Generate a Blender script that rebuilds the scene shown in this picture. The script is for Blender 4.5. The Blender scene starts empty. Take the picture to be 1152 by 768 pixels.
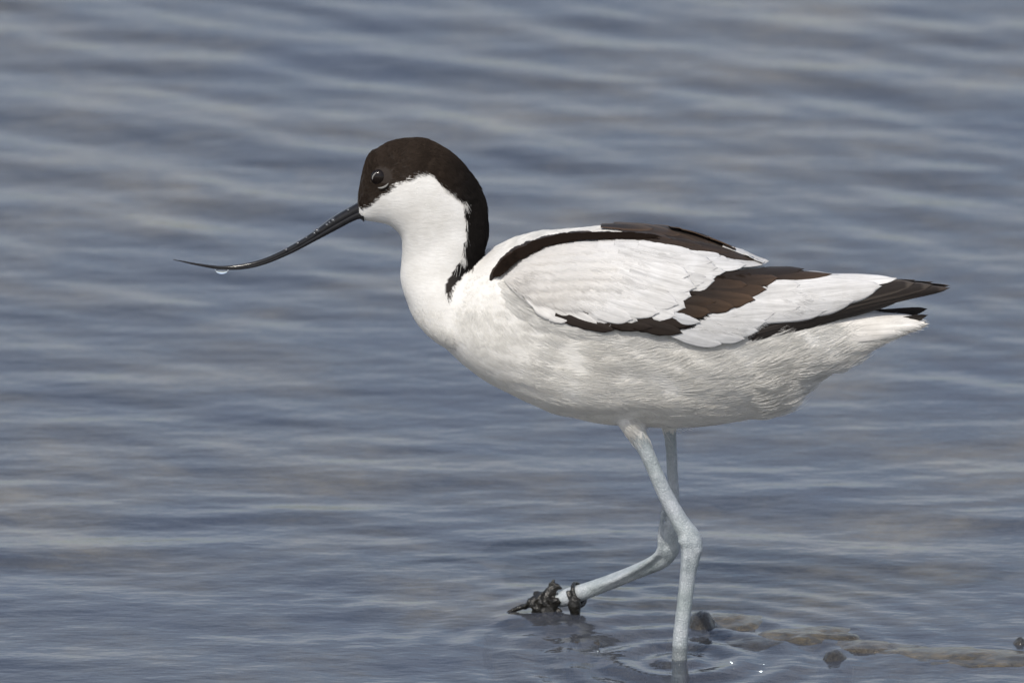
import bpy, bmesh, math
import numpy as np
from mathutils import Vector, Matrix, noise as mnoise
from mathutils.bvhtree import BVHTree

SC = bpy.context.scene
COL = SC.collection
R = math.radians
rng = np.random.default_rng(7)

# ------------------------------------------------------------------ camera
PX = 0.00045                    # metres per photo pixel at the bird
DIST = 9.0
PITCH = R(14.5)
FPX = DIST / PX
cp, sp = math.cos(PITCH), math.sin(PITCH)
_d = np.array([0, cp, -sp]); _u = np.array([0, sp, cp])


def ray(u, v):
    return np.array([(u - 576) / FPX, 0, 0]) + _d + _u * ((384 - v) / FPX)


_r = ray(763, 742)
_t = (-0.018 + DIST * cp) / _r[1]
CAM = np.array([0, -DIST * cp, -_t * _r[2]])


def P(u, v, Y=0.0):
    """point seen at photo pixel (u, v) on the upright plane Y"""
    r = ray(u, v)
    return CAM + r * ((Y - CAM[1]) / r[1])


def W(u, v, z=0.0):
    """point seen at photo pixel (u, v) on the level plane z"""
    r = ray(u, v)
    return CAM + r * ((z - CAM[2]) / r[2])


cam = bpy.data.cameras.new('camera')
camo = bpy.data.objects.new('camera', cam)
COL.objects.link(camo)
camo.location = CAM
camo.rotation_euler = (math.pi / 2 - PITCH, 0, 0)
cam.sensor_width = 36
cam.lens = 36 * FPX / 1152
cam.clip_start = 0.1
cam.clip_end = 3000
cam.dof.use_dof = True
cam.dof.focus_distance = DIST - 0.01
cam.dof.aperture_fstop = 18
SC.camera = camo

# ------------------------------------------------------------------ light
SUN_EL, SUN_AZ = 50.0, 18.0     # azimuth: degrees to the left of straight behind the camera
sdir = Vector((-math.sin(R(SUN_AZ)) * math.cos(R(SUN_EL)), -math.cos(R(SUN_AZ)) * math.cos(R(SUN_EL)), math.sin(R(SUN_EL))))
sun = bpy.data.lights.new('sun', 'SUN')
sun.energy = 3.8
sun.angle = R(0.5)
sun.color = (1.0, 0.945, 0.865)
suno = bpy.data.objects.new('sun', sun)
COL.objects.link(suno)
suno.rotation_euler = sdir.to_track_quat('Z', 'Y').to_euler()
world = bpy.data.worlds.new('World')
SC.world = world
world.use_nodes = True
wn = world.node_tree.nodes
sky = wn.new('ShaderNodeTexSky')
sky.sky_type = 'NISHITA'
sky.sun_disc = False
sky.sun_elevation = R(SUN_EL)
sky.sun_rotation = math.atan2(sdir.x, sdir.y)
sky.air_density = 1.0
sky.dust_density = 2.0
sky.ozone_density = 1.0
wn['Background'].inputs['Strength'].default_value = 0.15
wl = world.node_tree.links
_tc = wn.new('ShaderNodeTexCoord')
_mp = wn.new('ShaderNodeMapping')
_mp.inputs['Scale'].default_value = (1.5, 1.5, 5.0)
wl.new(_tc.outputs['Generated'], _mp.inputs[0])
_ns = wn.new('ShaderNodeTexNoise')
_ns.inputs['Scale'].default_value = 2.2
_ns.inputs['Detail'].default_value = 6
wl.new(_mp.outputs[0], _ns.inputs['Vector'])
_rp = wn.new('ShaderNodeValToRGB')
_rp.color_ramp.elements[0].position = .38
_rp.color_ramp.elements[0].color = (.0, .0, .0, 1)
_rp.color_ramp.elements[1].position = .68
_rp.color_ramp.elements[1].color = (.62, .62, .62, 1)
wl.new(_ns.outputs[0], _rp.inputs[0])
_mx = wn.new('ShaderNodeMix')
_mx.data_type = 'RGBA'
wl.new(_rp.outputs[0], _mx.inputs[0])
wl.new(sky.outputs[0], _mx.inputs[6])
_mx.inputs[7].default_value = (6.25, 6.3, 7.05, 1)      # thin high cloud
wl.new(_mx.outputs[2], wn['Background'].inputs[0])
SC.view_settings.view_transform = 'Standard'
SC.view_settings.look = 'None'
SC.view_settings.exposure = 0.12
SC.view_settings.gamma = 1.0
SC.cycles.max_bounces = 10
SC.cycles.transparent_max_bounces = 16


# ------------------------------------------------------------------ materials
class NT:
    def __init__(s, name):
        s.m = bpy.data.materials.new(name)
        s.m.use_nodes = True
        s.t = s.m.node_tree
        s.n = s.t.nodes
        s.b = s.n['Principled BSDF']
        s.out = s.n['Material Output']

    def add(s, typ, **kw):
        n = s.n.new(typ)
        for k, v in kw.items():
            setattr(n, k, v)
        return n

    def link(s, a, b):
        s.t.links.new(a, b)

    def mapping(s, scale, coord='Object'):
        tc = s.add('ShaderNodeTexCoord')
        mp = s.add('ShaderNodeMapping')
        mp.inputs['Scale'].default_value = scale
        s.link(tc.outputs[coord], mp.inputs[0])
        return mp.outputs[0]

    def noise(s, vec, scale, detail=5, rough=.6):
        n = s.add('ShaderNodeTexNoise')
        n.inputs['Scale'].default_value = scale
        n.inputs['Detail'].default_value = detail
        n.inputs['Roughness'].default_value = rough
        s.link(vec, n.inputs['Vector'])
        return n.outputs[0]

    def ramp(s, fac, stops):
        r = s.add('ShaderNodeValToRGB')
        e = r.color_ramp.elements
        while len(e) < len(stops):
            e.new(.5)
        for i, (p, c) in enumerate(stops):
            e[i].position = p
            e[i].color = (*c, 1) if len(c) == 3 else c
        s.link(fac, r.inputs[0])
        return r.outputs[0]

    def mul(s, a, b, fac=1.0):
        m = s.add('ShaderNodeMix', data_type='RGBA', blend_type='MULTIPLY')
        m.inputs[0].default_value = fac
        s.link(a, m.inputs[6])
        s.link(b, m.inputs[7])
        return m.outputs[2]

    def bump(s, h, strength, dist, normal=None):
        b = s.add('ShaderNodeBump')
        b.inputs['Strength'].default_value = strength
        b.inputs['Distance'].default_value = dist
        s.link(h, b.inputs['Height'])
        if normal is not None:
            s.link(normal, b.inputs['Normal'])
        return b.outputs[0]

    def set(s, **kw):
        for k, v in kw.items():
            s.b.inputs[k.replace('_', ' ')].default_value = v


def mat_plumage(name, feather=False):
    m = NT(name)
    at = m.add('ShaderNodeAttribute', attribute_name='tint')
    col = at.outputs['Color']
    v = m.mapping((1, 1, 1))
    n1 = m.noise(v, 90, 4)
    col = m.mul(col, m.ramp(n1, [(.3, (.86, .85, .83)), (.7, (1.03, 1.03, 1.03))]))
    m.link(col, m.b.inputs['Base Color'])
    m.set(Roughness=.65, Specular_IOR_Level=.14, Sheen_Weight=.03, Sheen_Roughness=.5)
    if feather:
        uv = m.add('ShaderNodeAttribute', attribute_name='barb')
        mp = m.add('ShaderNodeMapping')
        mp.inputs['Scale'].default_value = (.035, .55, .7)
        m.link(uv.outputs['Vector'], mp.inputs[0])
        ns = m.noise(mp.outputs[0], 1.0, 4, .6)
        col = m.mul(col, m.ramp(ns, [(.3, (.80, .80, .80)), (.65, (1.05, 1.05, 1.05))]))
        m.link(col, m.b.inputs['Base Color'])
        w = m.add('ShaderNodeTexWave', wave_type='BANDS', bands_direction='X')
        w.inputs['Scale'].default_value = 0.32
        w.inputs['Distortion'].default_value = 1.5
        w.inputs['Detail'].default_value = 2
        w.inputs['Detail Scale'].default_value = 1.5
        m.link(uv.outputs['Vector'], w.inputs['Vector'])
        b1 = m.bump(w.outputs['Fac'], .35, .00025)
        m.link(m.bump(n1, .3, .0012, b1), m.b.inputs['Normal'])
    else:
        v2 = m.mapping((1, 1, 2.6))
        m.link(m.bump(m.noise(v2, 260, 5), .3, .0010), m.b.inputs['Normal'])
    return m.m


def mat_hair():
    m = NT('plumage_barbs')
    m.n.remove(m.b)
    at = m.add('ShaderNodeAttribute', attribute_name='tint')
    d = m.add('ShaderNodeBsdfDiffuse')
    t = m.add('ShaderNodeBsdfTranslucent')
    x = m.add('ShaderNodeMixShader')
    x.inputs[0].default_value = .5
    m.link(at.outputs['Color'], d.inputs['Color'])
    m.link(at.outputs['Color'], t.inputs['Color'])
    m.link(d.outputs[0], x.inputs[1])
    m.link(t.outputs[0], x.inputs[2])
    m.link(x.outputs[0], m.out.inputs['Surface'])
    return m.m


def mat_leg():
    m = NT('leg_skin')
    v = m.mapping((1, 1, 1))
    n = m.noise(v, 160, 6, .7)
    col = m.ramp(n, [(.3, (.24, .265, .285)), (.55, (.345, .37, .39)), (.75, (.45, .47, .485))])
    n2 = m.noise(v, 40, 3)
    col = m.mul(col, m.ramp(n2, [(.35, (.80, .84, .80)), (.65, (1, 1, 1))]))
    m.link(col, m.b.inputs['Base Color'])
    vo = m.add('ShaderNodeTexVoronoi', feature='DISTANCE_TO_EDGE')
    vo.inputs['Scale'].default_value = 780
    m.link(m.mapping((1, 1, .8)), vo.inputs['Vector'])
    e = m.ramp(vo.outputs[0], [(0, (0, 0, 0)), (.16, (1, 1, 1))])
    m.link(m.mul(col, m.ramp(vo.outputs[0], [(0, (.86, .86, .87)), (.12, (1.04, 1.04, 1.04))])), m.b.inputs['Base Color'])
    m.link(m.bump(n, .4, .0007, m.bump(e, .5, .0004)), m.b.inputs['Normal'])
    # wet skin just above the water
    sep = m.add('ShaderNodeSeparateXYZ')
    m.link(v, sep.inputs[0])
    ad = m.add('ShaderNodeMath', operation='MULTIPLY_ADD')
    m.link(n2, ad.inputs[0])
    ad.inputs[1].default_value = .006
    m.link(sep.outputs[2], ad.inputs[2])
    mr = m.add('ShaderNodeMapRange')
    mr.inputs['From Min'].default_value = .0095
    mr.inputs['From Max'].default_value = .0125
    m.link(ad.outputs[0], mr.inputs['Value'])
    lk = m.b.inputs['Base Color'].links[0]
    src = lk.from_socket
    wetc = m.add('ShaderNodeMix', data_type='RGBA', blend_type='MIX')
    wetc.inputs[6].default_value = (.62, .62, .62, 1)
    wetc.inputs[7].default_value = (1, 1, 1, 1)
    m.link(mr.outputs[0], wetc.inputs[0])
    m.link(m.mul(src, wetc.outputs[2]), m.b.inputs['Base Color'])
    mr2 = m.add('ShaderNodeMapRange')
    mr2.inputs['To Min'].default_value = .14
    mr2.inputs['To Max'].default_value = .40
    m.link(mr.outputs[0], mr2.inputs['Value'])
    m.link(mr2.outputs[0], m.b.inputs['Roughness'])
    m.set(Specular_IOR_Level=.5)
    return m.m


def mat_simple(name, c, rough, spec=.5, coat=0.0, bump=None):
    m = NT(name)
    v = m.mapping((1, 1, 1))
    n = m.noise(v, 120 if bump is None else bump[0], 5)
    c = np.array(c)
    m.link(m.ramp(n, [(.3, tuple(c * .75)), (.7, tuple(c * 1.2))]), m.b.inputs['Base Color'])
    m.set(Roughness=rough, Specular_IOR_Level=spec, Coat_Weight=coat, Coat_Roughness=.05)
    if bump:
        m.link(m.bump(n, bump[1], bump[2]), m.b.inputs['Normal'])
    return m.m


def mat_stone(name, c1, c2, c3, rough=.3):
    m = NT(name)
    v = m.mapping((1, 1, 1))
    n = m.noise(v, 110, 7, .65)
    col = m.ramp(n, [(.32, c1), (.52, c2), (.72, c3)])
    m.link(col, m.b.inputs['Base Color'])
    n2 = m.noise(v, 220, 5, .7)
    m.link(m.bump(n2, .6, .002, m.bump(n, .6, .006)), m.b.inputs['Normal'])
    m.set(Roughness=rough, Specular_IOR_Level=.5, Coat_Weight=.3, Coat_Roughness=.08)
    return m.m


def mat_bed():
    m = NT('silt_bed')
    v = m.mapping((1, 1, 1))
    n = m.noise(v, 7, 6, .62)
    col = m.ramp(n, [(.34, (.018, .030, .060)), (.46, (.075, .075, .075)), (.56, (.20, .155, .10)), (.68, (.40, .29, .15))])  # blue of the darkest spots is zenith sky reflection painted into the silt
    n2 = m.noise(v, 55, 6, .7)
    col = m.mul(col, m.ramp(n2, [(.3, (.55, .57, .62)), (.6, (1.1, 1.08, 1.0))]))
    m.link(col, m.b.inputs['Base Color'])
    m.set(Roughness=.85)
    m.link(m.bump(n2, .7, .01), m.b.inputs['Normal'])
    return m.m


def mat_water():
    m = NT('pond_water')
    m.n.remove(m.b)
    v = m.mapping((1.0, 2.2, 1))
    n1 = m.noise(v, 34, 3, .5)
    n2 = m.noise(m.mapping((1.0, 1.6, 1)), 110, 2, .5)
    nb = m.bump(n2, .16, .0010, m.bump(n1, .20, .0035))
    fr = m.add('ShaderNodeFresnel')
    fr.inputs['IOR'].default_value = 1.333
    m.link(nb, fr.inputs['Normal'])
    tr = m.add('ShaderNodeBsdfTransparent')
    tr.inputs['Color'].default_value = (.70, .76, .80, 1)
    gl = m.add('ShaderNodeBsdfGlossy')
    gl.inputs['Roughness'].default_value = .04
    m.link(nb, gl.inputs['Normal'])
    mx = m.add('ShaderNodeMixShader')
    m.link(fr.outputs[0], mx.inputs[0])
    df = m.add('ShaderNodeBsdfDiffuse')
    df.inputs['Color'].default_value = (.10, .112, .145, 1)
    mm = m.add('ShaderNodeMixShader')
    mm.inputs[0].default_value = .30
    m.link(tr.outputs[0], mm.inputs[1])
    m.link(df.outputs[0], mm.inputs[2])
    m.link(mm.outputs[0], mx.inputs[1])
    m.link(gl.outputs[0], mx.inputs[2])
    m.link(mx.outputs[0], m.out.inputs['Surface'])
    return m.m


def mat_drop():
    m = NT('clear_drop')
    m.set(Base_Color=(1, 1, 1, 1), Roughness=0.0, Transmission_Weight=1.0, IOR=1.333)
    return m.m


M_BODY = mat_plumage('plumage')
M_FEATHER = mat_plumage('vane', True)
M_HAIR = mat_hair()
M_LEG = mat_leg()
M_BILL = mat_simple('black_horn', (.012, .012, .013), .14, .25, 0, (420, .1, .0006))
M_EYE = mat_simple('dark_eye', (.006, .004, .003), .07, .22, 0.0)
M_BEAD = mat_simple('wet_bead', (.03, .03, .032), .16, 1.0, .6)
M_LID = mat_simple('pale_eyelid', (.17, .165, .155), .6)
M_WEED = mat_simple('wet_weed', (.010, .009, .007), .22, .4, 0, (300, .8, .0016))
M_TAWNY = mat_stone('tawny_stone', (.018, .016, .011), (.060, .047, .025), (.125, .096, .05), .2)
M_DARK = mat_stone('dark_stone', (.008, .008, .008), (.02, .018, .015), (.045, .038, .028), .35)
M_BROWN = mat_stone('brown_stone', (.02, .018, .014), (.055, .044, .028), (.12, .095, .055))


# ------------------------------------------------------------------ helpers
def mesh_obj(name, verts, faces, mats, parent=None, smooth=True):
    me = bpy.data.meshes.new(name)
    verts = np.asarray(verts, dtype=np.float64)
    me.from_pydata([tuple(v) for v in verts], [], [tuple(int(i) for i in f) for f in faces])
    for m in (mats if isinstance(mats, (list, tuple)) else [mats]):
        me.materials.append(m)
    if smooth:
        me.polygons.foreach_set('use_smooth', np.ones(len(me.polygons), dtype=bool))
    me.update()
    o = bpy.data.objects.new(name, me)
    COL.objects.link(o)
    if parent:
        o.parent = parent
    return o


def tag(o, label=None, cat=None, group=None, kind=None):
    for k, v in (('label', label), ('category', cat), ('group', group), ('kind', kind)):
        if v:
            o[k] = v
    return o


def set_tint(me, cols):
    a = me.attributes.new('tint', 'FLOAT_COLOR', 'POINT')
    c = np.ones((len(cols), 4), dtype=np.float32)
    c[:, :3] = cols
    a.data.foreach_set('color', c.ravel())


def catmull(pts, n):
    """resample control rows with a Catmull-Rom spline, n steps per span"""
    p = np.asarray(pts, float)
    q = np.vstack([2 * p[0] - p[1], p, 2 * p[-1] - p[-2]])
    out = []
    for i in range(len(p) - 1):
        a, b, c, d = q[i:i + 4]
        for k in range(n):
            t = k / n
            out.append(.5 * (2 * b + (c - a) * t + (2 * a - 5 * b + 4 * c - d) * t * t + (3 * b - a - 3 * c + d) * t ** 3))
    out.append(p[-1])
    return np.array(out)


def ring_loft(rings):
    """rings: (n, m, 3) -> verts, faces of a closed tube"""
    rings = np.asarray(rings)
    n, m, _ = rings.shape
    v = list(rings.reshape(-1, 3))
    f = []
    for i in range(n - 1):
        for j in range(m):
            k = (j + 1) % m
            f.append((i * m + j, i * m + k, (i + 1) * m + k, (i + 1) * m + j))
    for i in (0, n - 1):
        c = len(v)
        v.append(rings[i].mean(0))
        for j in range(m):
            k = (j + 1) % m
            f.append((c, i * m + k, i * m + j) if i == 0 else (c, i * m + j, i * m + k))
    return np.array(v), f


def section_loft(stations, n=5, m=40, ex=2.2, grow=0.0):
    """stations (uA, vA, uB, vB, half_width_px, Ypx): outline pairs seen in profile"""
    S = catmull(stations, n)
    rings = []
    for uA, vA, uB, vB, w, Yp in S:
        Y = Yp * PX
        A, B = P(uA, vA, Y), P(uB, vB, Y)
        c, a = (A + B) / 2, (A - B) / 2
        h = np.linalg.norm(a) / PX + 1e-6
        vert = abs(a[2]) / (np.linalg.norm(a) + 1e-9)
        k = max(.3, 1 - (min(w / h, 1.2) * sp * vert) ** 2) ** .5
        a = a * k * (1 + grow / h)
        b = (w + grow) * PX
        ring = []
        for j in range(m):
            th = 2 * math.pi * j / m
            ct, st = math.cos(th), math.sin(th)
            ca = math.copysign(abs(ct) ** (2 / ex), ct)
            sa = math.copysign(abs(st) ** (2 / ex), st)
            ring.append(c + a * ca + np.array([0, b * sa, 0]))
        rings.append(ring)
    return ring_loft(rings)


def tube(points, radii, m=16, squash=None):
    """tube through world points"""
    pts = np.asarray(points, float)
    rings = []
    up = np.array([0, 1.0, 0])
    for i, p in enumerate(pts):
        t = pts[min(i + 1, len(pts) - 1)] - pts[max(i - 1, 0)]
        t /= np.linalg.norm(t) + 1e-12
        s = np.cross(t, up)
        if np.linalg.norm(s) < .05:
            s = np.cross(t, np.array([1.0, 0, 0]))
        s /= np.linalg.norm(s)
        w = np.cross(s, t)
        r = radii[i]
        q = 1 if squash is None else squash
        rings.append([p + s * r * math.cos(2 * math.pi * j / m) + w * r * q * math.sin(2 * math.pi * j / m) for j in range(m)])
    return ring_loft(rings)


def join(parts):
    V, F, k = [], [], 0
    for v, f in parts:
        V.append(np.asarray(v))
        F += [tuple(i + k for i in q) for q in f]
        k += len(v)
    return np.vstack(V), F


def remeshed(v, f, voxel, smooth_it, fac=.5):
    me = bpy.data.meshes.new('tmp')
    me.from_pydata([tuple(x) for x in v], [], f)
    o = bpy.data.objects.new('tmp', me)
    COL.objects.link(o)
    md = o.modifiers.new('r', 'REMESH')
    md.mode = 'VOXEL'
    md.voxel_size = voxel
    if smooth_it:
        s = o.modifiers.new('s', 'SMOOTH')
        s.iterations = smooth_it
        s.factor = fac
    dg = bpy.context.evaluated_depsgraph_get()
    out = bpy.data.meshes.new_from_object(o.evaluated_get(dg))
    bpy.data.objects.remove(o)
    bpy.data.meshes.remove(me)
    return out


def inpoly(u, v, poly):
    u, v = np.asarray(u), np.asarray(v)
    c = np.zeros(u.shape, bool)
    n = len(poly)
    for i in range(n):
        x1, y1 = poly[i]
        x2, y2 = poly[(i + 1) % n]
        if y1 == y2:
            continue
        hit = ((y1 > v) != (y2 > v)) & (u < (x2 - x1) * (v - y1) / (y2 - y1) + x1)
        c ^= hit
    return c


def to_px(X):
    """profile (photo pixel) coordinates of world points, for marking patterns on the bird"""
    X = np.asarray(X)
    d = X - CAM
    zz = d @ _d
    return 576 + FPX * d[:, 0] / zz, 384 - FPX * (d @ _u) / zz


def vnoise(pts, scale, seed=0.0):
    return np.array([mnoise.noise(Vector((p[0] * scale + seed, p[1] * scale - seed, p[2] * scale + 2 * seed))) for p in pts])


# ------------------------------------------------------------------ water and bed
def grid_axis(lo, hi, step, far):
    a = list(np.arange(lo, hi + step / 2, step))
    s, x = step, hi
    while x < far:
        s *= 1.25
        x += s
        a.append(x)
    s, x = step, lo
    while x > -far:
        s *= 1.25
        x -= s
        a.insert(0, x)
    return np.array(a)


wave_sets = []
wr = np.random.default_rng(21)
FAR_SET = ((.24, .006, 22, 14), (.17, .011, 26, 16), (.125, .024, 30, 18), (.100, .036, 32, 20), (.078, .044, 30, 22), (.060, .038, 26, 24), (.045, .026, 22, 28), (.033, .014, 10, 30))
NEAR_SET = ((.22, .008, 4, 10), (.15, .017, 5, 12), (.105, .030, 6, 12), (.082, .036, 4, 14), (.060, .032, 6, 16), (.045, .026, 4, 20), (.033, .020, 0, 24), (.022, .018, 2, 28), (.014, .011, 0, 36))
for spec in (FAR_SET, NEAR_SET):
    ws = []
    for lam, slope, ang, spread in spec:
        for k in range(6):
            l = lam * wr.uniform(.85, 1.18)
            a = R(90 - ang + wr.normal() * spread)
            kk = 2 * math.pi / l
            ws.append((kk * math.cos(a), kk * math.sin(a), slope * .30 / kk * wr.uniform(.6, 1.3), wr.uniform(0, 6.28)))
    wave_sets.append(ws)

LEG_W = W(763, 742)
FOOT_W = W(635, 692)
# (photo pixel u, v, half length px, half depth px, height above water m, turn)
BUMPS = [(622, 693, 75, 75, .0020), (640, 704, 70, 60, .0022), (900, 716, 40, 30, .0012), (1070, 735, 90, 40, .0010), (810, 698, 35, 20, .0008)]


def water_h(x, y):
    h = np.zeros_like(x)
    far = np.clip((y - .25) / .6, 0, 1)
    far = far * far * (3 - 2 * far)
    for ws, wgt in zip(wave_sets, (far, 1 - far)):
        for kx, ky, a, ph in ws:
            th = kx * x + ky * y + ph
            h += wgt * a * (np.sin(th) - .24 * np.cos(2 * th))
    # calmer in the shallows round the stones
    calm = 1 - .45 * np.exp(-(((x - .10) / .38) ** 2 + ((y + .02) / .20) ** 2)) - .45 * np.exp(-(((x - .22) / .13) ** 2 + ((y - .10) / .10) ** 2))
    h *= calm
    env = np.exp(-(np.maximum(np.abs(x) - .6, 0) / .5) ** 2 - (np.maximum(np.abs(y - .7) - 1.3, 0) / .8) ** 2)
    h *= env
    for c, amp, lam, dec in ((LEG_W, .0011, .026, .085), (FOOT_W, .0005, .024, .05), (W(940, 733), .00025, .015, .04), (W(790, 700), .0002, .014, .04)):
        d = np.hypot(x - c[0], y - c[1])
        h += amp * np.sin(2 * math.pi * d / lam) * np.exp(-d / dec) * np.clip(d / .008, 0, 1)
    for u, v, hl, hd, hh in BUMPS:
        c = W(u, v)
        h += hh * np.exp(-((x - c[0]) / (hl * PX)) ** 2 - ((y - c[1]) / (hd * PX)) ** 2)
    return h


def sheet(name, X, Y, Z, mat):
    n, m = len(Y), len(X)
    gx, gy = np.meshgrid(X, Y)
    v = np.stack([gx.ravel(), gy.ravel(), Z.ravel()], 1).astype(np.float32)
    i = np.arange((n - 1) * (m - 1))
    r, c = i // (m - 1), i % (m - 1)
    a = r * m + c
    q = np.stack([a, a + 1, a + m + 1, a + m], 1).astype(np.int32)
    me = bpy.data.meshes.new(name)
    me.vertices.add(len(v))
    me.vertices.foreach_set('co', v.ravel())
    me.loops.add(q.size)
    me.loops.foreach_set('vertex_index', q.ravel())
    me.polygons.add(len(q))
    me.polygons.foreach_set('loop_start', np.arange(0, q.size, 4, dtype=np.int32))
    me.polygons.foreach_set('use_smooth', np.ones(len(q), bool))
    me.update(calc_edges=True)
    me.validate()
    me.materials.append(mat)
    o = bpy.data.objects.new(name, me)
    COL.objects.link(o)
    o['kind'] = 'structure'
    return o


GX = grid_axis(-.42, .42, .0028, 900)
GY = grid_axis(-.22, 1.55, .0034, 900)
gx, gy = np.meshgrid(GX, GY)
tag(sheet('water', GX, GY, water_h(gx, gy), mat_water()), 'rippled grey blue shallow water reflecting the sky', 'water', kind='structure')


def bed_h(x, y):
    h = -.052 + .005 * np.sin(x * 9 + y * 5 + 1) + .004 * np.sin(x * 17 - y * 11) + .003 * np.sin(x * 31 + y * 23 + 2)
    near = np.exp(-(((x - .15) / .35) ** 2 + ((y + .03) / .15) ** 2))
    return h + .006 * near


BX = grid_axis(-.5, .5, .01, 900)
BY = grid_axis(-.3, 1.8, .014, 900)
bx, by = np.meshgrid(BX, BY)
tag(sheet('lake_bed', BX, BY, bed_h(bx, by), mat_bed()), 'mottled brown silt bed under the shallow water', 'lake bed', kind='structure')

# ------------------------------------------------------------------ the avocet
avocet = bpy.data.objects.new('avocet', None)
COL.objects.link(avocet)
tag(avocet, 'black and white wading bird with upcurved bill stepping through shallow water', 'bird')

TORSO = [(478, 340, 478, 372, 14, 0), (500, 314, 500, 390, 42, 0), (520, 298, 520, 408, 58, 0), (546, 283, 546, 427, 71, 0), (583, 267, 583, 446, 83, 0),
         (624, 260, 624, 462, 90, 0), (670, 255, 670, 474, 94, 0), (720, 254, 720, 478, 93, 0), (770, 262, 770, 480, 88, 0),
         (820, 281, 818, 475, 78, 0), (862, 302, 856, 464, 66, 0), (892, 318, 886, 451, 55, 0), (912, 328, 906, 436, 48, 0), (932, 336, 926, 420, 41, 0),
         (965, 345, 960, 404, 32, 0), (1000, 352, 1000, 382, 24, 0), (1028, 358, 1028, 371, 15, 0), (1041, 362, 1041, 366, 7, 0)]
NECK = [(402, 231, 403, 244, 6, 0), (403, 215, 411, 248, 14, 0), (411, 180, 424, 250, 23, 0), (423, 167.5, 437, 253, 29, 0), (439, 159, 444, 258, 32, 0), (458, 155.3, 449, 263, 34, 0), (476, 155.8, 451, 267, 35, 0), (495, 164.5, 452, 272, 35, 0), (510, 175, 452, 277, 35, 0),
        (522, 187.5, 452, 281, 34.5, 0), (532, 200, 452, 286, 34, 0), (539, 212, 451.5, 291, 33.5, 0), (545, 229, 451, 297, 33, 0), (548, 258, 450, 307, 35, 0), (543, 285, 451, 318, 38, 0),
        (540, 306, 456, 335, 44, 0), (548, 328, 465, 356, 50, 0), (564, 350, 480, 374, 55, 0), (590, 372, 505, 392, 55, 0)]
HULL = [(540, 300, 545, 400, 60, 0), (560, 276, 560, 420, 73, 0), (583, 266, 583, 430, 83.5, 0), (624, 258, 624, 448, 92, 0), (670, 253, 670, 460, 97.5, 0),
        (720, 252, 720, 460, 98, 0), (770, 260, 770, 455, 93, 0), (820, 278, 820, 440, 83, 0), (862, 297, 862, 415, 68, 0),
        (905, 299, 905, 390, 52, 0), (960, 305, 960, 362, 36, 0), (1010, 310, 1010, 343, 22, 0), (1050, 318, 1050, 331, 11, 0), (1070, 323, 1070, 326, 4, 0)]


def leg_tube(rows, n=5):
    S = catmull(rows, n)
    pts = [P(u, v, y * PX) for u, v, r, y in S]
    return tube(pts, [r * PX for u, v, r, y in S], 18)


NEAR_LEG = [(722, 425, 22, -40), (712, 452, 19, -42), (708, 470, 15.0, -43), (716, 487, 11.2, -42), (728, 510, 8.8, -41), (748, 555, 9.0, -40), (766, 588, 10.4, -40),
            (775, 602, 12.4, -40), (778, 612, 13.0, -40), (777, 625, 11.6, -40), (774, 645, 9.4, -40), (770, 680, 9.0, -40), (766, 712, 9.0, -40), (765, 728, 9.2, -40),
            (763, 765, 9.2, -40), (760, 800, 10, -40)]
FAR_LEG = [(752, 440, 18, 22), (752, 468, 12, 26), (754, 488, 7.4, 30), (757, 540, 6.8, 52), (758, 578, 8, 67), (756, 600, 10, 74),
           (753, 615, 12.8, 84), (744, 629, 10.8, 90), (722, 640, 9, 103), (690, 653, 9.0, 123), (660, 664, 9.6, 141), (640, 671, 10.5, 150), (628, 675, 9, 154)]
# tendons standing out behind the shanks
TENDON = [[(762, 585, 3.2, -47), (772, 606, 3.4, -50.5), (771, 625, 3.2, -49.5), (768, 660, 3.0, -47), (764, 712, 2.6, -46.5)],
          [(748, 560, 2.6, 56), (742, 600, 3.0, 68), (738, 624, 3.4, 76), (700, 648, 3.2, 104), (664, 662, 3, 130)]]


def toes(base, dirs, droop, web=True, slim=1.0):
    out, lines = [], []
    for (dx, dy, dz, L) in dirs:
        d = np.array([dx, dy, dz], float)
        d /= np.linalg.norm(d)
        pts = []
        for k in range(9):
            t = k / 8
            pts.append(base + d * L * t + np.array([0, 0, droop[0] * math.sin(math.pi * t) + droop[1] * t * t]))
        rad = [.0038 * slim * (1 - .55 * k / 8) * (1.12 if k in (3, 6) else 1) for k in range(9)]
        rad[-1] = .0011
        out.append(tube(pts, rad, 12))
        lines.append(np.array(pts))
    if web:
        for a, b in zip(lines[:-1], lines[1:]):
            n = 6
            top, bot = [], []
            for k in range(n):
                for j in range(5):
                    s = j / 4
                    reach = 1 - .35 * math.sin(math.pi * s)
                    q = k * reach
                    i0 = min(int(q), 7)
                    fr = q - i0
                    pa = a[i0] * (1 - fr) + a[i0 + 1] * fr
                    pb = b[i0] * (1 - fr) + b[i0 + 1] * fr
                    p = pa * (1 - s) + pb * s
                    top.append(p + [0, 0, .0016])
                    bot.append(p - [0, 0, .0016])
            vv = np.array(top + bot)
            N = n * 5
            ff = []
            for k in range(n - 1):
                for j in range(4):
                    q = k * 5 + j
                    ff += [(q, q + 1, q + 6, q + 5), (N + q, N + q + 5, N + q + 6, N + q + 1)]
            edge = [j for j in range(5)] + [k * 5 + 4 for k in range(1, n)] + [(n - 1) * 5 + j for j in range(3, -1, -1)] + [k * 5 for k in range(n - 2, 0, -1)]
            for i in range(len(edge)):
                e0, e1 = edge[i], edge[(i + 1) % len(edge)]
                ff.append((e1, e0, N + e0, N + e1))
            out.append((vv, ff))
    return out


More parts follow.
